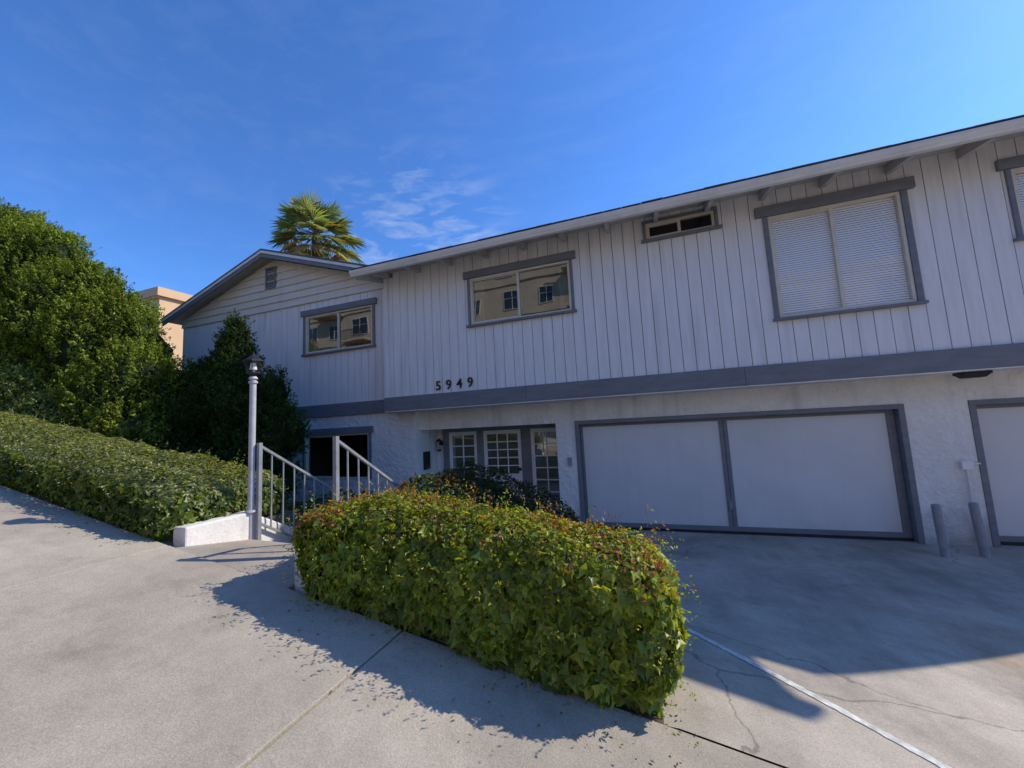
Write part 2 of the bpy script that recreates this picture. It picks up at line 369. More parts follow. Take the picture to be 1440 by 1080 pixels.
for xx in (x0,x1): vs+=[(xx,a,c) for a,c in prof]
n=len(prof); fs=[(i,(i+1)%n,n+(i+1)%n,n+i) for i in range(n)]+[tuple(range(n)),tuple(range(2*n-1,n-1,-1))]
mkobj('gutter',vs,fs,M['gutter'],house)
bd=B(); y0=EY+.02;y1=12
bd.hexa([(-5.74,y0,rz(y0)-.13),(-5.705,y0,rz(y0)-.13),(-5.705,y1,rz(y1)-.13),(-5.74,y1,rz(y1)-.13),(-5.74,y0,rz(y0)+.02),(-5.705,y0,rz(y0)+.02),(-5.705,y1,rz(y1)+.02),(-5.74,y1,rz(y1)+.02)])
bd.obj('barge_board',M['gutter'],house)

for i,ch in enumerate('5949'):
    cu=bpy.data.curves.new('numeral','FONT'); cu.body=ch; cu.size=.27; cu.extrude=.008; cu.offset=.0035
    o=bpy.data.objects.new('tmp',cu); COL.objects.link(o)
    dg=bpy.context.evaluated_depsgraph_get(); me=bpy.data.meshes.new_from_object(o.evaluated_get(dg))
    COL.objects.unlink(o)
    n_=bpy.data.objects.new('house_number_'+ch,me); COL.objects.link(n_); me.materials.clear(); me.materials.append(M['black'])
    n_.rotation_euler=(math.pi/2,0,0); n_.location=(-4.18+i*.245,WY-.014,.785+i*.004); n_.parent=house

G1=(-1.42,3.60,-2.3,0.0); G2=(4.33,6.1,-2.3,0.0); EN=(-4.93,-1.80,-2.3,-.03)
bd=B(); wallpanel(bd,-4.93,XR,GY,GY+.17,-2.3,.397,[G1,G2,EN])
wallpanel(bd,-13.0,-5.16,WGY,WGY+.15,-2.6,.43,[WL])
bd.box(-5.16,-4.93,WGY+.0,8.35,-2.3,.394)
bd.box(-1.80,-1.62,GY+.17,8.4,-2.3,-.032)
bd.box(-4.93,-1.8,8.34,8.5,-.25,.3)
bd.obj('stucco_walls',M['stucco'],house,.004)
bd=B(); bd.box(-4.93,-1.62,GY+.172,8.5,-.03,.05); bd.obj('entry_ceiling',M['stucco'],house)
bd=B(); bd.box(-13,XR,14,14.1,-2.6,3.4); bd.box(XR,XR+.1,WY+.05,14,-2.6,3.5); bd.box(-13.0,-12.9,WGY+.15,14,-2.6,3.5); bd.obj('rear_walls',M['stucco'],house)
def garage(name,o,midx):
    e=empty(name); e.parent=house; x0,x1,_,z1=o; y=GY+.13; z0=-2.05+.012
    c=B()
    c.box(x0-.0,x0+.075,GY-.012,GY+.20,-2.08,z1-.0); c.box(x1-.075,x1,GY-.012,GY+.20,-2.08,z1); c.box(x0+.075,x1-.075,GY-.012,GY+.2,z1-.075,z1)
    c.obj('casing',M['trim'],e,.004)
    t=B(); a=x0+.08;bb=x1-.08;top=z1-.08
    t.box(a,a+.05,y-.02,y+.02,z0,top); t.box(bb-.10,bb,y-.02,y+.02,z0,top); t.box(a+.05,bb-.10,y-.02,y+.02,top-.05,top); t.box(a+.05,bb-.10,y-.02,y+.02,z0,z0+.11)
    t.box(midx-.065,midx-.003,y-.02,y+.02,z0+.11,top-.05); t.box(midx+.003,midx+.065,y-.02,y+.02,z0+.11,top-.05)
    t.obj('door_stiles',M['trim'],e,.003)
    p=B(); p.box(a+.05,midx-.065,y,y+.018,z0+.11,top-.05); p.box(midx+.065,bb-.10,y,y+.018,z0+.11,top-.05); p.obj('door_panels',M['panel'],e)
    h=B(); h.box(midx-.04,midx+.01,y-.05,y-.021,-1.64,-1.5); h.obj('lock_plate',M['bollard'],e,.004)
    ws=B(); ws.box(a,bb,y-.028,y-.021,z0-.01,z0+.035); ws.obj('rubber_seal',M['black'],e)
garage('garage_door',G1,1.16); garage('garage_door.001',G2,5.3)
def lites(e,x0,x1,z0,z1,y,nx,nz,bottom):
    f=B(); s=.085
    f.box(x0,x0+s,y-.02,y+.02,z0,z1); f.box(x1-s,x1,y-.02,y+.02,z0,z1); f.box(x0+s,x1-s,y-.02,y+.02,z1-s,z1); f.box(x0+s,x1-s,y-.02,y+.02,z0,z0+bottom)
    a,b_,c,d_=x0+s,x1-s,z0+bottom,z1-s
    for i in range(1,nx): xx=a+(b_-a)*i/nx; f.box(xx-.013,xx+.013,y-.016,y+.016,c,d_)
    for i in range(1,nz): zz=c+(d_-c)*i/nz; f.box(a,b_,y-.013,y+.013,zz-.013,zz+.013)
    f.obj('lite_frame',M['white'],e,.002)
    mkobj('lite_glass',[(a,y,c),(b_,y,c),(b_,y,d_),(a,y,d_)],[(0,1,2,3)],M['glass'],e)
    cu_=B(); cu_.box(a-.04,b_+.04,y+.06,y+.065,c,d_); cu_.obj('door_curtain',M['doorcurtain'],e)
ee=empty('entry_doors'); ee.parent=house; y=8.25; zt=-.12
lites(ee,-4.60,-3.86,-1.95,zt,y,2,5,.5); lites(ee,-3.70,-2.78,-1.95,zt,y,3,5,.85); lites(ee,-2.56,-1.86,-1.95,zt,y,2,6,.2)
t=B()
for (a,c) in ((-4.75,-4.60),(-3.86,-3.70),(-2.78,-2.56),(-1.86,-1.80)): t.box(a,c,y-.05,y+.03,-1.97,zt+.09)
for (a,c) in ((-4.60,-3.86),(-3.70,-2.78),(-2.56,-1.86)): t.box(a,c,y-.05,y+.03,zt+.002,zt+.09)
t.obj('door_casing',M['trim'],ee,.004)
t=B(); t.box(-4.93,-4.752,y-.01,y+.05,-1.97,-.03); t.obj('entry_wall',M['stucco'],ee)
t=B(); t.box(-3.5,-3.2,y-.028,y-.021,-1.33,-1.27); t.cyl((-2.83,y-.02,-1.0),(-2.83,y-.07,-1.0),.03,.035); t.obj('door_hardware',M['black'],ee)
wl=empty('wall_lantern'); wl.parent=house
t=B(); cx,cy,cz=-4.80,8.10,-.42
t.cyl((cx,cy+.13,cz+.05),(cx,cy+.1,cz+.05),.05,.05); t.beam((cx,cy+.12,cz+.05),(cx,cy,cz+.16),.015,.015)
t.cyl((cx,cy,cz+.10),(cx,cy,cz+.17),.085,.012,6); t.cyl((cx,cy,cz-.13),(cx,cy,cz-.09),.03,.06,6)
for k in range(6):
    a=k*math.pi/3; t.beam((cx+.055*math.cos(a),cy+.055*math.sin(a),cz-.09),(cx+.078*math.cos(a),cy+.078*math.sin(a),cz+.10),.009,.009)
t.obj('lantern_frame',M['black'],wl)
t=B(); t.box(-4.925,-4.87,7.60,7.82,-.92,-.52); t.obj('mailbox',M['black'],house,.01)
t=B(); t.box(-1.60,-1.52,GY-.03,GY-.002,-.86,-.70); t.obj('keypad',M['bollard'],house,.006)
t=B(); t.box(4.12,4.24,GY-.06,GY-.002,-.98,-.86); t.cyl((4.24,GY-.03,-.90),(4.33,GY-.03,-.90),.012); t.cyl((4.18,GY-.025,-.98),(4.18,GY-.025,-2.0),.009); t.obj('electrical_box',M['white'],house,.004)
t=B(); t.box(4.12,4.42,7.12,7.34,.355,.394); t.hexa([(4.17,7.16,.31),(4.37,7.16,.31),(4.37,7.30,.31),(4.17,7.30,.31),(4.13,7.13,.354),(4.41,7.13,.354),(4.41,7.33,.354),(4.13,7.33,.354)]); t.obj('soffit_light',M['black'],house,.004)

# ------------- wing
RX,RZ,RS=-9.3,4.93,.325
LZ=3.36
bd=B(); planks(bd,-13.0,XL-.02,WGY,.70,lambda x:LZ,[WW]); bd.obj('wing_siding',M['siding'],house)
bd=B(); wallpanel(bd,-13.0,XL,WGY+.034,WGY+.09,.45,LZ,[WW]); bd.obj('wing_backing',M['siding_dark'],house)
bd=B(); z=LZ+.003; ew=.2
while z<RZ-.25:
    z1=z+ew
    hw0=min(3.72,(RZ-.15-z)/RS); hw1=min(3.72,(RZ-.15-z1)/RS)
    if hw1<.05: hw1=.05
    xr0=min(RX+hw0,XL+.0); xr1=min(RX+hw1,XL+.0)
    y0=WGY-.042; y1=WGY-.008
    bd.hexa([(RX-hw0,y0,z),(xr0,y0,z),(xr0,WGY+.03,z),(RX-hw0,WGY+.03,z),(RX-hw1,y1,z1),(xr1,y1,z1),(xr1,WGY+.03,z1),(RX-hw1,WGY+.03,z1)])
    z=z1
bd.obj('gable_lap_siding',M['lap'],house)
bd=B(); bd.box(-13.02,XL-.02,WGY-.045,WGY+.03,.415,.715); bd.obj('wing_belt_board',M['trim'],house,.005)
t=B(); vx,vz=-9.36,4.27
t.box(vx-.19,vx-.145,WGY-.06,WGY,vz-.3,vz+.3); t.box(vx+.145,vx+.19,WGY-.06,WGY,vz-.3,vz+.3); t.box(vx-.145,vx+.145,WGY-.06,WGY,vz+.255,vz+.3); t.box(vx-.145,vx+.145,WGY-.06,WGY,vz-.3,vz-.255)
z=vz-.25
while z<vz+.24:
    t.hexa([(vx-.145,WGY-.058,z),(vx+.145,WGY-.058,z),(vx+.145,WGY-.03,z+.035),(vx-.145,WGY-.03,z+.035),(vx-.145,WGY-.058,z+.01),(vx+.145,WGY-.058,z+.01),(vx+.145,WGY-.03,z+.045),(vx-.145,WGY-.03,z+.045)]); z+=.056
t.obj('gable_vent',M['trim'],house)
def roofslab(name,xa,xb,ya,yb,o0,o1,mat):
    b=B()
    def Z(x): return RZ-RS*abs(x-RX)
    b.hexa([(xa,ya,Z(xa)+o0),(xb,ya,Z(xb)+o0),(xb,yb,Z(xb)+o0),(xa,yb,Z(xa)+o0),(xa,ya,Z(xa)+o1),(xb,ya,Z(xb)+o1),(xb,yb,Z(xb)+o1),(xa,yb,Z(xa)+o1)])
    return b.obj(name,mat,house)
for nm,xa,xb in (('left',-13.35,RX),('right',RX,-5.2)):
    roofslab('wing_roof_'+nm,xa,xb,6.96,14,-.03,.015,M['shingle'])
    roofslab('wing_rake_board_'+nm,xa,xb,6.99,7.03,-.20,-.033,M['trim'])
    roofslab('wing_rake_soffit_'+nm,xa,xb,7.033,7.6,-.06,-.034,M['rafter'])
    roofslab('wing_rake_edge_'+nm,xa,xb,6.965,6.988,-.10,-.033,M['gutter'])

# ------------------------------------------------------------------ steps, walls, court
XS0,XS1=-3.80,-2.55
st=B()
za,zb=float(street(XS0)),float(street(XS1))
st.hexa([(XS0,2.146,-1.4),(XS1,2.146,-1.4),(XS1,2.80,-1.4),(XS0,2.80,-1.4),(XS0,2.146,za-.004),(XS1,2.146,zb-.004),(XS1,2.80,-1.02),(XS0,2.80,-.99)])
z=-1.0
for i in range(6):
    z-=.16; st.box(XS0,XS1,2.802+i*.28,2.80+(i+1)*.28,z-.5,z)
st.obj('concrete_stairs',M['step'],None,.008)
bd=B(); bd.box(-5.3,-1.77,4.485,8.26,-2.2,-1.962); bd.obj('walkway',M['step'],None,.005)
def lowwall(name,x0,x1,yf):
    b=B(); b.box(x0,x1,yf,2.86,-2.2,-.73)
    b.hexa([(x0,2.862,-2.4),(x1,2.862,-2.4),(x1,4.5,-2.4),(x0,4.5,-2.4),(x0,2.862,-.77),(x1,2.862,-.77),(x1,4.5,-1.70),(x0,4.5,-1.70)])
    return b.obj(name,M['smoothwall'],None,.015)
lowwall('low_wall',-3.97,-3.802,2.22); lowwall('low_wall.001',-2.548,-2.40,2.20)
b=B(); x0,x1=-2.398,.10
for i in range(6):
    a=x0+(x1-x0)*i/6; c=x0+(x1-x0)*(i+1)/6; zA=float(street(a))-.012; zC=float(street(c))-.012
    b.hexa([(a,2.146,-2.1),(c,2.146,-2.1),(c,4.6,-2.2),(a,4.6,-2.2),(a,2.146,zA),(c,2.146,zC),(c,4.6,zC-.3),(a,4.6,zA-.4)])
b.obj('planting_bed',M['soil'])

def railing(name,x,y0,zt,yend,first=.9):
    b=B(); s=-.625; ztop=lambda y: zt+s*(y-y0)
    w=.028
    b.box(x-.019,x+.019,y0-.019,y0+.019,zt-first-.05,zt+.03)
    b.beam((x,y0,zt),(x,yend,ztop(yend)),w,w*.9); b.beam((x,y0,zt-.76),(x,yend,ztop(yend)-.76),w*.85,w*.8)
    y=y0+.135
    while y<yend-.05:
        b.box(x-.0065,x+.0065,y-.0065,y+.0065,ztop(y)-.76,ztop(y)-.01); y+=.135
    b.box(x-.019,x+.019,yend-.019,yend+.019,ztop(yend)-.98,ztop(yend)+.03)
    return b.obj(name,M['railpaint'],None,.002)
railing('stair_railing',-3.76,2.84,-.085,4.45); railing('stair_railing.001',-2.60,2.66,-.055,4.45,.95)

lp=empty('lamp_post'); px_,py_=-3.815,2.80
t=B(); t.cyl((px_,py_,-1.05),(px_,py_,.60),.031,.029,20); t.cyl((px_,py_,-.73),(px_,py_,-.71),.055,.05,20); t.cyl((px_,py_,.555),(px_,py_,.575),.041,.041,20); t.cyl((px_,py_,.60),(px_,py_,.625),.045,.03,20)
t.obj('post',M['postpaint'],lp)
t=B(); bz=.625
t.cyl((px_,py_,bz),(px_,py_,bz+.03),.022,.05,12); t.cyl((px_,py_,bz+.03),(px_,py_,bz+.045),.062,.062,8)
for k in range(8):
    a=k*math.pi/4; c,s=math.cos(a),math.sin(a)
    t.beam((px_+.055*c,py_+.055*s,bz+.045),(px_+.088*c,py_+.088*s,bz+.155),.006,.006)
t.cyl((px_,py_,bz+.155),(px_,py_,bz+.167),.100,.096,8); t.cyl((px_,py_,bz+.167),(px_,py_,bz+.215),.09,.03,8); t.cyl((px_,py_,bz+.215),(px_,py_,bz+.235),.03,.012,8); t.cyl((px_,py_,bz+.235),(px_,py_,bz+.26),.009,.003,8)
t.obj('lantern_cage',M['black'],lp)
t=B(); t.cyl((px_,py_,bz+.046),(px_,py_,bz+.154),.050,.082,8,False); t.obj('lantern_glass',M['glass_clear'],lp)
t=B(); t.cyl((px_,py_,bz+.046),(px_,py_,bz+.07),.014,.014,10); t.cyl((px_,py_,bz+.07),(px_,py_,bz+.14),.034,.024,10); t.obj('bulb',M['white'],lp)

for i,(x,y,dx) in enumerate(((3.52,6.94,-.02),(3.98,7.05,-.035))):
    b=B(); b.cyl((x,y,-2.08),(x+dx,y,-1.38+i*.005),.048,.048,20); b.cyl((x+dx,y,-1.38+i*.005),(x+dx*1.02,y,-1.368+i*.005),.048,.03,20)
    b.obj('bollard' if i==0 else 'bollard.001',M['bollard'])

# ------------------------------------------------------------------ foliage
def leafmesh(name,P,Nn,size,colors,mat,parent=None,width=.5,droop=.25,jit=.8,fold=.18,lobed=False):
    n=len(P); Nn=Nn/np.linalg.norm(Nn,axis=1,keepdims=True)
    R=rng.normal(size=(n,3)); Nj=Nn+R*jit*.5; Nj/=np.linalg.norm(Nj,axis=1,keepdims=True)
    T=rng.normal(size=(n,3)); T[:,2]-=droop; T-= (T*Nj).sum(1,keepdims=True)*Nj; T/=np.linalg.norm(T,axis=1,keepdims=True)
    S=np.cross(Nj,T); s=size[:,None]
    if lobed:
        spec=[(-.42,0,0),(-.22,.48,.10),(.05,.20,.05),(.58,0,-.05),(.05,-.20,.05),(-.22,-.48,.10)]
        tris=[(0,2,1),(0,3,2),(0,4,3),(0,5,4)]
    else:
        spec=[(-.5,0,0),(-.08,.5*width,fold),(.5,0,0),(-.08,-.5*width,fold)]; tris=[(0,2,1),(0,3,2)]
    k=len(spec); V=np.empty((n,k,3))
    for j,(a,b_,c) in enumerate(spec): V[:,j]=P+T*s*a+S*s*b_+Nj*s*c
    V=V.reshape(-1,3); nt_=len(tris)
    i=np.arange(n)*k; tri=(i[:,None,None]+np.array(tris)[None]).reshape(-1)
    me=bpy.data.meshes.new(name); me.vertices.add(k*n); me.vertices.foreach_set('co',V.reshape(-1)); me.loops.add(3*nt_*n); me.loops.foreach_set('vertex_index',tri)
    me.polygons.add(nt_*n); me.polygons.foreach_set('loop_start',np.arange(nt_*n)*3); me.polygons.foreach_set('loop_total',np.full(nt_*n,3))
    me.update(calc_edges=True)
    ca=me.color_attributes.new('Col','FLOAT_COLOR','POINT'); c4=np.ones((n,k,4)); c4[:,:,:3]=colors[:,None,:]; ca.data.foreach_set('color',c4.reshape(-1))
    me.materials.append(mat); o=bpy.data.objects.new(name,me); COL.objects.link(o)
    if parent: o.parent=parent
    return o
def sn(P,f,ph=0):
    x,y,z=P[:,0]*f,P[:,1]*f,P[:,2]*f
    return (np.sin(x*1.3+1.7*y+ph)+np.sin(y*2.1-z*1.4+1.3+ph)+np.sin(z*2.3+x*.9+2.1*ph)+.6*np.sin(3.1*x-2.7*z+y*1.9)+.5*np.sin(4.3*y+3.7*x+1.1))/4.1
def rb(P,h,r):
    q=np.clip(P,-(h-r),h-r); d=P-q; ln=np.linalg.norm(d,axis=1,keepdims=True); nrm=d/np.maximum(ln,1e-6); return q+nrm*r,nrm
def hedge(name,x0,x1,y0,y1,zb,zt,r,nleaf,size,palette,amp=.05,flare=0.0,density_top=1.0,tips=None,width=.6,ivy=None,bulge=0.0,nsprig=60,sprigl=1.0):
    e=empty(name)
    hx,hy=(x1-x0)/2,(y1-y0)/2
    H=np.array([hx,hy,.42]); cx,cy=(x0+x1)/2,(y0+y1)/2
    def mapz(P):
        X=P[:,0]+cx; b_=zb(X); t_=zt(X); u=(P[:,2]+H[2])/(2*H[2]); out=P.copy()
        out[:,0]=X+np.sign(P[:,0])*bulge*np.clip(np.abs(P[:,0])/hx*4-3,0,1)*np.sin(np.clip(u,0,1)*2.6-.1); out[:,1]=P[:,1]+cy; out[:,2]=b_+(t_-b_)*u; return out,u
    areas=np.array([hy*.84*1.4,hy*.84*1.4,hx*.84*1.5,hx*.84*.25,hx*hy*2*density_top]); areas/=areas.sum()
    def sample(nl):
        f=rng.choice(5,nl,p=areas); U=rng.uniform(-1,1,(nl,3))*H
        U[f==0,0]=-H[0];U[f==1,0]=H[0];U[f==2,1]=-H[1];U[f==3,1]=H[1];U[f==4,2]=H[2]
        Pq,nr=rb(U,H,r)
        low=U[:,2]<-H[2]+r; Pq[low,2]=U[low,2]; nr[low,2]*=.2; nr/=np.linalg.norm(nr,axis=1,keepdims=True)+1e-9
        P,u=mapz(Pq)
        depth=rng.exponential(.045,nl)-.045
        lump=amp*sn(P,3.2)+amp*.9*sn(P,8.5,1)+amp*.6*sn(P,17,2)
        P+=nr*(lump-depth)[:,None]; P[:,1]-=flare*(1-u)*(nr[:,1]<-.3)
        return P,nr,u,depth
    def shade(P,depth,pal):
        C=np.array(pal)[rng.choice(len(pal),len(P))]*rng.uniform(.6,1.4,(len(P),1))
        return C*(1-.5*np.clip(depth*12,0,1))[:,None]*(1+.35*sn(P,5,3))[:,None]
    P,nr,u,depth=sample(nleaf); C=shade(P,depth,palette); sz=rng.uniform(.65,1.35,nleaf)*size
    if ivy is not None:
        keep=(rng.random(nleaf)<np.clip((u-.45)*3,.2,1)) | (nr[:,2]>.4)
        P,nr,u,depth,C,sz=P[keep],nr[keep],u[keep],depth[keep],C[keep],sz[keep]
    if tips is not None:
        frac,tc,fx=tips; m=(u>.80)&(rng.random(len(P))<frac*np.clip(.6+2.0*sn(P,4.3,5),0,3)*fx(P[:,0])); C[m]=np.array(tc)*rng.uniform(.6,1.4,(m.sum(),1)); P[m]+=nr[m]*.03; nr[m]=nr[m]*.3+rng.normal(size=(m.sum(),3))*.6; sz[m]*=.8
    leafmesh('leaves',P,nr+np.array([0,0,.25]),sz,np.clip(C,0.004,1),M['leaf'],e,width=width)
    if ivy is not None:
        ni,isz,ipal=ivy
        P,nr,u,depth=sample(ni); keep=(nr[:,2]<.6)&((u<.85)|(rng.random(ni)<.4)); P,nr,u,depth=P[keep],nr[keep],u[keep],depth[keep]
        P+=nr*.015; C=shade(P,depth,ipal)
        leafmesh('ivy_leaves',P,nr+np.array([0,0,.35]),rng.uniform(.5,1.35,len(P))*isz,np.clip(C,.004,1),M['leaf'],e,lobed=True,jit=1.0,droop=.9)
        P,nr,u,depth=sample(nsprig); PP=[];NN=[];CC=[]
        for i in range(nsprig):
            dirn=nr[i]*.8+rng.normal(size=3)*.35+np.array([0,0,.35]); dirn/=np.linalg.norm(dirn); ln=rng.uniform(.5,1.7)*sprigl
            red=tips is not None and rng.random()<.35 and u[i]>.8
            for k in range(8):
                PP.append(P[i]+dirn*(.01+.016*k)*ln+rng.normal(size=3)*.009); NN.append(rng.normal(size=3)+dirn*.3)
                CC.append(np.array(tips[1]) if (red and k>4) else np.array(palette[rng.integers(len(palette))])*1.2)
        leafmesh('sprigs',np.array(PP),np.array(NN),rng.uniform(.6,1.1,len(PP))*size*.75,np.array(CC),M['leaf'],e,width=width*.8)
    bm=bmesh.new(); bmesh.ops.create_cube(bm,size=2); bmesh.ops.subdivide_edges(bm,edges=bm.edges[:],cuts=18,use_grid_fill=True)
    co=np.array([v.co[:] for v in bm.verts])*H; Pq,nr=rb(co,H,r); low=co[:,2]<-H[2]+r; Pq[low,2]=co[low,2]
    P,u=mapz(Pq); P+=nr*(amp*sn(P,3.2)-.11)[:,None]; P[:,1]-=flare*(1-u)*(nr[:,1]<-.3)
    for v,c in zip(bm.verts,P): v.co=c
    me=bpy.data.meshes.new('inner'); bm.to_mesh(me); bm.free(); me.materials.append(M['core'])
    o=bpy.data.objects.new('inner',me); COL.objects.link(o); o.parent=e  # solid core added inside the hedge to block light
    return e
green=[(.20,.25,.03),(.26,.30,.035),(.15,.20,.025),(.34,.37,.055),(.12,.16,.02)]
ivyp=[(.18,.25,.025),(.23,.30,.03),(.13,.19,.02),(.29,.34,.045)]
zt_r=lambda X: np.interp(X,[-2.6,-2.2,-1.8,-1.24,-.84,-.4,0.1],[-.62,-.57,-.57,-.62,-.67,-.75,-.87])
hedge('hedge',-2.37,-.085,2.18,2.86,lambda X:street(X)-.02,zt_r,.16,32000,.037,green,amp=.052,tips=(.17,(.35,.13,.065),lambda X:np.interp(X,[-2.5,-1.5,-.9,-.3,0],[1.8,1.0,.4,.6,1.0])),flare=.02,ivy=(18000,.066,ivyp),bulge=.07,nsprig=520,sprigl=1.15)
hedge('hedge.001',-10.6,-4.0,2.20,3.35,lambda X:street(X)-.02,lambda X:street(X)+.38,.20,46000,.036,[(.17,.21,.07),(.22,.26,.10),(.13,.16,.045),(.32,.35,.20)],amp=.045,flare=.02,ivy=(14000,.066,[(.11,.16,.018),(.15,.20,.02),(.07,.11,.015)]),nsprig=500,sprigl=.8)
hedge('shrub',-2.36,-.90,2.98,4.5,lambda X:-1.9+0*X,lambda X:np.interp(X,[-2.4,-1.9,-1.0],[-.53,-.54,-.95]),.2,15000,.045,[(.045,.07,.018),(.07,.09,.025),(.035,.05,.015)],amp=.07,tips=(.22,(.20,.085,.045),lambda X:1+0*X))
hedge('shrub.001',-5.1,-4.02,3.6,5.2,lambda X:-2.1+0*X,lambda X:-1.0+0*X,.2,4000,.07,[(.06,.09,.015),(.09,.13,.02)],amp=.08)
n=420; X=np.concatenate([rng.uniform(-2.4,.1,n//2),rng.uniform(-8,-4,n//2)]); Yy=2.15-np.abs(rng.normal(0,.13,n)); Zz=street(X)+.006
P=np.stack([X,Yy,Zz],1); pal=np.array([(.22,.13,.05),(.30,.20,.08),(.16,.20,.04),(.12,.07,.03)])
leafmesh('fallen_leaves',P,np.tile(np.array([[0.1,0,1.0]]),(n,1)),rng.uniform(.008,.022,n),pal[rng.choice(4,n)],M['leaf'],None,width=.6,jit=.5,fold=.1)

def spraytree(name,blobs,nspray,per,slen,swid,lsize,pal,mat,trunk,limbs,lw=.4,sy=.8,lean=(.25,0,.9),cluster=2.6,core=.84):
    """foliage as many upswept feathery sprays (each a tapering plume of small needles)"""
    e=empty(name)
    ar=np.array([b[3]**2 for b in blobs]); ar=ar/ar.sum(); BB=np.array(blobs)
    bi=rng.choice(len(blobs),nspray*2,p=ar); d=rng.normal(size=(nspray*2,3)); d/=np.linalg.norm(d,axis=1,keepdims=True)
    r=BB[bi,3:4]; c=BB[bi,:3]
    base=c+d*np.concatenate([r,r*sy,r],1)
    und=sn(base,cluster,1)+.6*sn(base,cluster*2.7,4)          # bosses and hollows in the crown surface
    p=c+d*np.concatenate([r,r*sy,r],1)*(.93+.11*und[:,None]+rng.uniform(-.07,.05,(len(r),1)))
    keep=(d[:,1]<.4)
    for b_ in BB:
        q=(p-b_[:3])/np.array([b_[3],b_[3]*sy,b_[3]]); keep&=(np.linalg.norm(q,axis=1)>.74)|(np.abs(c-b_[:3]).sum(1)<1e-6)
    p,d,und=p[keep][:nspray],d[keep][:nspray],und[keep][:nspray]; n=len(p)
    A=d*.8+np.array(lean)+rng.normal(size=(n,3))*.28; A/=np.linalg.norm(A,axis=1,keepdims=True)
    s=rng.uniform(0,1,(n,per,1))**.8; ln=(rng.uniform(.6,1.45,(n,1,1))*slen)
    rr=rng.normal(size=(n,per,3)); rr-=(rr*A[:,None,:]).sum(2,keepdims=True)*A[:,None,:]; rr/=np.linalg.norm(rr,axis=2,keepdims=True)
    wd=swid*np.sin(np.pi*np.clip(.18+.82*s,0,1))**.8*rng.uniform(.5,1,(n,per,1))
    P=p[:,None,:]+A[:,None,:]*(s-.35)*ln+rr*wd
    nr=rr*.9+A[:,None,:]*.45+d[:,None,:]*.35
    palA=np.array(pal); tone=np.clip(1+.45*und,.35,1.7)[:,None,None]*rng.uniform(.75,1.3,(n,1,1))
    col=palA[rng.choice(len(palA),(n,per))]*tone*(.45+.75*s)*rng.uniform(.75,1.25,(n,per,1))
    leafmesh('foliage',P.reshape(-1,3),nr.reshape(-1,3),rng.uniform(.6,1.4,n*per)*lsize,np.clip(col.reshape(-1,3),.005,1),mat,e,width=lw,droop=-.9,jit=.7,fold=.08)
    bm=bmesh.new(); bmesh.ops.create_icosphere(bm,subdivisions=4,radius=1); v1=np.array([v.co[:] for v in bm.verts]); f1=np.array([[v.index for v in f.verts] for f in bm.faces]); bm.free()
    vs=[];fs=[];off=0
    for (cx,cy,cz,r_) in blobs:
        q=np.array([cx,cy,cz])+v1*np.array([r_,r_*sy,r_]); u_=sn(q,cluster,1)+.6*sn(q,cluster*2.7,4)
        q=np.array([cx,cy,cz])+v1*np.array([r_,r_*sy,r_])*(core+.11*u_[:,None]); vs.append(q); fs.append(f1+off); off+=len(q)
    mkobj('shade_core',np.concatenate(vs).tolist(),np.concatenate(fs).tolist(),M['core'],e)  # dark solid cores added; painted shade in the gaps between sprays
    t=B()
    for i in range(len(trunk)-1):
        (a,ra),(b_,rb_)=trunk[i],trunk[i+1]; t.cyl(a,b_,ra,rb_,10)
    for (a,b_,r0,r1) in limbs: t.cyl(a,b_,r0,r1,8)
    t.obj('trunk',M['bark'],e,smooth=True)
    return e
jb=[(-10.3,5.0,.7,1.35),(-11.6,5.1,1.9,1.45),(-13.3,5.2,2.9,1.65),(-15.4,5.2,4.2,1.75),(-17.8,5.2,5.3,1.95),(-13.4,4.9,1.0,1.95),(-16.6,4.9,2.2,2.6),(-9.6,4.6,.0,.85),(-12.5,5.1,3.6,.7),(-10.7,5.1,2.35,.55),(-14.4,5.1,4.8,.75),(-11.5,5.1,3.0,.55),(-16.2,5.2,5.7,.75)]
jpal=[(.12,.165,.025),(.17,.21,.03),(.09,.13,.02),(.22,.25,.04)]
spraytree('juniper_tree',jb,11000,34,.34,.075,.058,jpal,M['needle'],
 [((-12.3,5.0,-1.2),.28),((-12.6,5.0,.4),.24),((-13.2,5.0,2.2),.16),((-14.5,5.1,4.2),.08)],[((-12.5,5,.2),(-10.4,5,1.2),.13,.05),((-12.8,5,1.3),(-16.5,5,3.3),.14,.05)])
spraytree('juniper_shrub',[(-12.0,3.95,.75,.8),(-13.4,4.0,1.1,.9),(-10.9,3.9,.35,.6)],2200,30,.26,.06,.05,[(.18,.22,.06),(.23,.26,.08),(.13,.16,.04)],M['needle'],
 [((-12.3,4.1,.2),.1),((-12.3,4.1,1.0),.05)],[])
db=[(-8.1,5.6,2.35,.20),(-8.12,5.6,1.9,.38),(-8.15,5.6,1.4,.55),(-8.05,5.5,.6,.82),(-7.3,5.4,.3,.72),(-6.85,5.4,.85,.35),(-6.5,5.4,.05,.45),(-8.8,5.4,.2,.78),(-7.3,5.3,-.7,.88),(-8.6,5.2,-.9,.88),(-6.7,5.3,-.75,.52),(-8.9,5.5,1.2,.42)]
spraytree('cypress_tree',db,5200,30,.27,.05,.045,[(.026,.05,.015),(.04,.07,.02),(.055,.085,.024)],M['needle'],
 [((-7.9,5.5,-2.0),.14),((-7.95,5.5,-.5),.12),((-8.1,5.6,1.0),.07),((-8.1,5.6,2.3),.02)],[((-7.9,5.5,-.6),(-6.8,5.4,.2),.06,.02)],cluster=4.0)

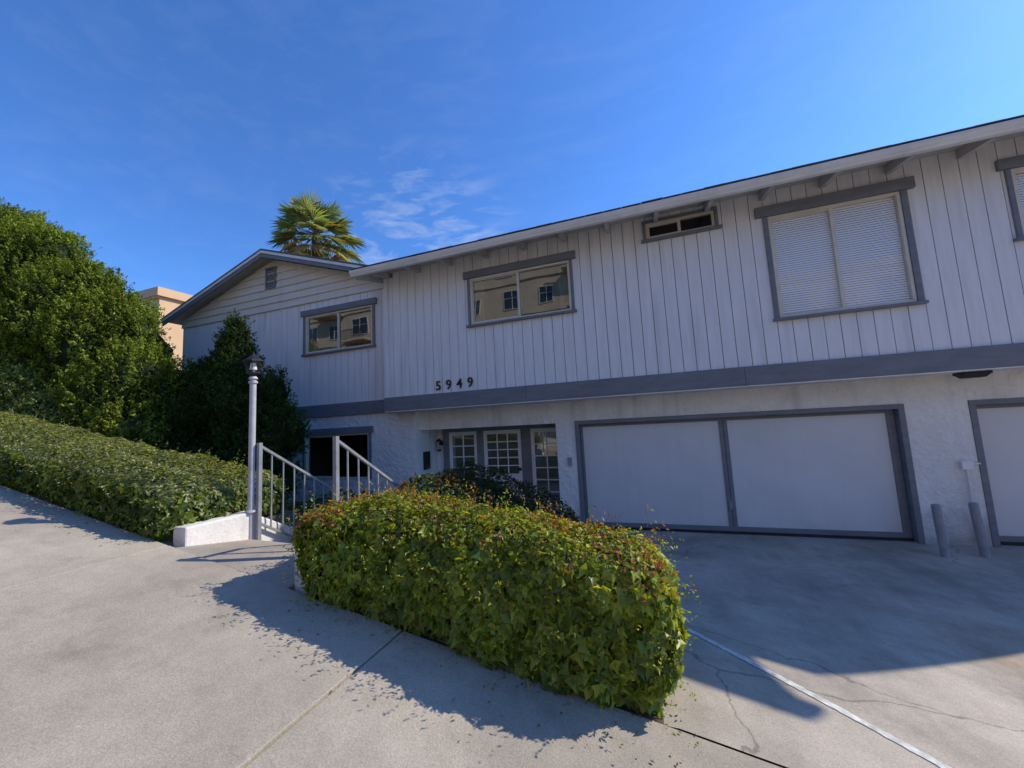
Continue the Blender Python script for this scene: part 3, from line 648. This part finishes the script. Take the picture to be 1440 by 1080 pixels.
def palm(name,x,y,zc,zb):
    e=empty(name); t=B(); prev=None
    for i in range(12):
        a=i/11; p=Vector((x+.15*math.sin(a*2),y,zb+(zc-zb)*a)); r=.26-.06*a+(.02 if i%2 else 0)
        if prev: t.cyl(prev[0],p,prev[1],r,14)
        prev=(p,r)
    t.obj('trunk',M['bark'],e)
    c=prev[0]; P=[];F_=[];Cc=[]
    pet=B(); K=46
    for k in range(K):
        az=k*2.39996+random.uniform(-.2,.2); el=math.radians(82-125*((k/(K-1))**.8))+random.uniform(-.1,.1)
        d=Vector((math.cos(az)*math.cos(el),math.sin(az)*math.cos(el),math.sin(el)))
        plen=random.uniform(1.0,1.55); droop=.25*(1 if el<.6 else .3)
        hub=c+d*plen-Vector((0,0,droop*.4)); pet.cyl(c+d*.1,hub,.025,.015,5,False)
        side=d.cross(Vector((0,0,1)))
        if side.length<.1: side=Vector((1,0,0))
        side.normalize(); up=side.cross(d).normalized()
        nb=22; fl=random.uniform(.95,1.35)
        tone=random.uniform(.7,1.4); dead=el<-.5
        for j in range(nb):
            a=math.radians(-105+210*j/(nb-1))
            dd=(d*math.cos(a)+side*math.sin(a)+up*(.10*math.cos(a*2)+random.uniform(-.05,.05))).normalized()
            ll=fl*(.72+.28*math.cos(a*.8))*random.uniform(.9,1.08); w=.04
            s2=dd.cross(up).normalized()
            m=hub+dd*ll*.5; tip=hub+dd*ll-Vector((0,0,ll*random.uniform(.10,.30)))
            i0=len(P); P+=[tuple(hub),tuple(m+s2*w),tuple(tip),tuple(m-s2*w)]; F_+=[(i0,i0+1,i0+2),(i0,i0+2,i0+3)]
            cc=(.28,.23,.12) if dead else (.22,.26,.11)
            Cc+=[tuple(q*tone*random.uniform(.8,1.2) for q in cc)+(1,)]*4
    pet.obj('petioles',M['bark'],e)
    o=mkobj('fronds',P,F_,M['leaf'],e); ca=o.data.color_attributes.new('Col','FLOAT_COLOR','POINT'); ca.data.foreach_set('color',np.array(Cc).reshape(-1))
palm('fan_palm_tree',-17.15,16,11.3,-1)

# ------------------------------------------------------------------ neighbours
gm,nt,out=newmat('dark_glass'); p=N(nt,'ShaderNodeBsdfPrincipled'); p.inputs['Base Color'].default_value=(.03,.04,.05,1); p.inputs['Roughness'].default_value=.05; L(nt,p.outputs[0],out.inputs[0]); M['glassdark']=gm
def apartment(name,x0,x1,y0,y1,z0,z1,mat,side,floors,wx=3.2):
    e=empty(name); b=B(); b.box(x0,x1,y0,y1,z0,z1); b.box(x0-.2,x1+.2,y0-.2,y1+.2,z1+.001,z1+.5)
    fh=(z1-z0-2)/floors; g=B(); t=B(); bl=B(); yf=y1 if side>0 else y0
    s=side
    for f in range(floors+1):
        zz=z0+2+f*fh-.1; b.box(x0-.05,x1+.05,*sorted((yf+s*.002,yf+s*.12)),zz,zz+.18)
    for f in range(floors):
        z=z0+2+f*fh+.75; x=x0+1.2; k=f
        while x<x1-2.6:
            w=(1.1,1.9,.8,1.5)[k%4]; h=1.6 if k%2 else 1.35
            ya,yb=sorted((yf+s*.01,yf+s*.03)); g.box(x,x+w,ya,yb,z,z+h)
            ya,yb=sorted((yf+s*.005,yf+s*.07))
            t.box(x-.05,x,ya,yb,z-.05,z+h+.05); t.box(x+w,x+w+.05,ya,yb,z-.05,z+h+.05); t.box(x,x+w,ya,yb,z+h,z+h+.05); t.box(x,x+w,ya,yb,z-.05,z); t.box(x+w/2-.02,x+w/2+.02,ya,yb,z,z+h); t.box(x,x+w,ya,yb,z+h*.6,z+h*.6+.03)
            if k%4==1:
                ya,yb=sorted((yf+s*.13,yf+s*1.3)); b.box(x-.6,x+w+.6,ya,yb,z-.95,z-.75)
                xx=x-.6
                while xx<x+w+.6: bl.box(xx,xx+.025,*sorted((yf+s*1.25,yf+s*1.275)),z-.75,z+.2); xx+=.13
                bl.box(x-.6,x+w+.6,*sorted((yf+s*1.23,yf+s*1.29)),z+.2,z+.25)
            x+=wx*random.uniform(.8,1.15); k+=1
    b.obj('walls',mat,e); g.obj('windows',M['glassdark'],e); t.obj('window_trim',M['alum'],e); bl.obj('balcony_railings',M['black'],e)
apartment('apartment_building',-36,-2,-30,-17,-2,15.5,M['cream'],1,5)
apartment('apartment_building.001',2,24,-30,-19,-5,9.5,M['tan'],1,4)
apartment('apartment_building.002',-34,-26.1,13.5,22,-2,8.4,M['tan'],-1,3)

# ------------------------------------------------------------------ camera
cam=bpy.data.cameras.new('camera'); co=bpy.data.objects.new('camera',cam); COL.objects.link(co)
Fv=Vector((-.334,.939,.104)).normalized(); Uv=Vector((.084,-.080,.9936)); Uv=(Uv-Fv*Uv.dot(Fv)).normalized(); Rv=Fv.cross(Uv)
co.matrix_world=Matrix(((Rv.x,Uv.x,-Fv.x,0),(Rv.y,Uv.y,-Fv.y,0),(Rv.z,Uv.z,-Fv.z,0),(0,0,0,1)))
cam.sensor_width=36; cam.lens=13.525; cam.clip_end=3000; cam.clip_start=.05
scene.camera=co

# ------------------------------------------------------------------ light
sd=Vector((1.04,.72,1.0)).normalized(); el=math.asin(sd.z); az=math.atan2(sd.x,sd.y)
s=bpy.data.lights.new('sun','SUN'); s.energy=4.7; s.angle=math.radians(.5); s.color=(1,.90,.75)
so=bpy.data.objects.new('sun',s); COL.objects.link(so); so.rotation_euler=sd.to_track_quat('Z','Y').to_euler(); so.location=(10,10,20)
w=bpy.data.worlds.new('World'); scene.world=w; w.use_nodes=True; nt=w.node_tree; nt.nodes.clear()
out=N(nt,'ShaderNodeOutputWorld'); bg=N(nt,'ShaderNodeBackground'); L(nt,bg.outputs[0],out.inputs[0]); bg.inputs[1].default_value=.15
sky=N(nt,'ShaderNodeTexSky'); sky.sky_type='NISHITA'; sky.sun_disc=False; sky.sun_elevation=el; sky.sun_rotation=az; sky.air_density=1.0; sky.dust_density=.3; sky.ozone_density=2.2
tint=N(nt,'ShaderNodeVectorMath',operation='MULTIPLY'); tint.inputs[1].default_value=(.54,.94,1.53); L(nt,sky.outputs[0],tint.inputs[0])
tc=N(nt,'ShaderNodeTexCoord')
mp=N(nt,'ShaderNodeMapping'); mp.inputs['Rotation'].default_value=(.35,.2,.5); mp.inputs['Scale'].default_value=(2.0,9,17)
L(nt,tc.outputs['Generated'],mp.inputs[0]); nz=N(nt,'ShaderNodeTexNoise'); nz.inputs['Scale'].default_value=2.0; nz.inputs['Detail'].default_value=10; nz.inputs['Roughness'].default_value=.6; nz.inputs['Distortion'].default_value=.4
L(nt,mp.outputs[0],nz.inputs['Vector'])
cr=N(nt,'ShaderNodeMapRange'); cr.inputs[1].default_value=.46; cr.inputs[2].default_value=.82; cr.inputs[3].default_value=0; cr.inputs[4].default_value=.55; L(nt,nz.outputs[0],cr.inputs[0])
dt=N(nt,'ShaderNodeVectorMath',operation='DOT_PRODUCT'); L(nt,tc.outputs['Generated'],dt.inputs[0]); dt.inputs[1].default_value=(-.49,.78,.39)
mk=N(nt,'ShaderNodeMapRange'); mk.interpolation_type='SMOOTHSTEP'; mk.inputs[1].default_value=.96; mk.inputs[2].default_value=.998; mk.inputs[3].default_value=.08; mk.inputs[4].default_value=1; L(nt,dt.outputs['Value'],mk.inputs[0])
mu=N(nt,'ShaderNodeMath',operation='MULTIPLY'); L(nt,cr.outputs[0],mu.inputs[0]); L(nt,mk.outputs[0],mu.inputs[1])
mx=N(nt,'ShaderNodeMix',data_type='RGBA'); L(nt,mu.outputs[0],mx.inputs[0]); L(nt,tint.outputs[0],mx.inputs[6]); mx.inputs[7].default_value=(5.2,5.6,6.3,1)
L(nt,mx.outputs[2],bg.inputs[0])
scene.view_settings.view_transform='Standard'; scene.view_settings.look='None'; scene.view_settings.exposure=0
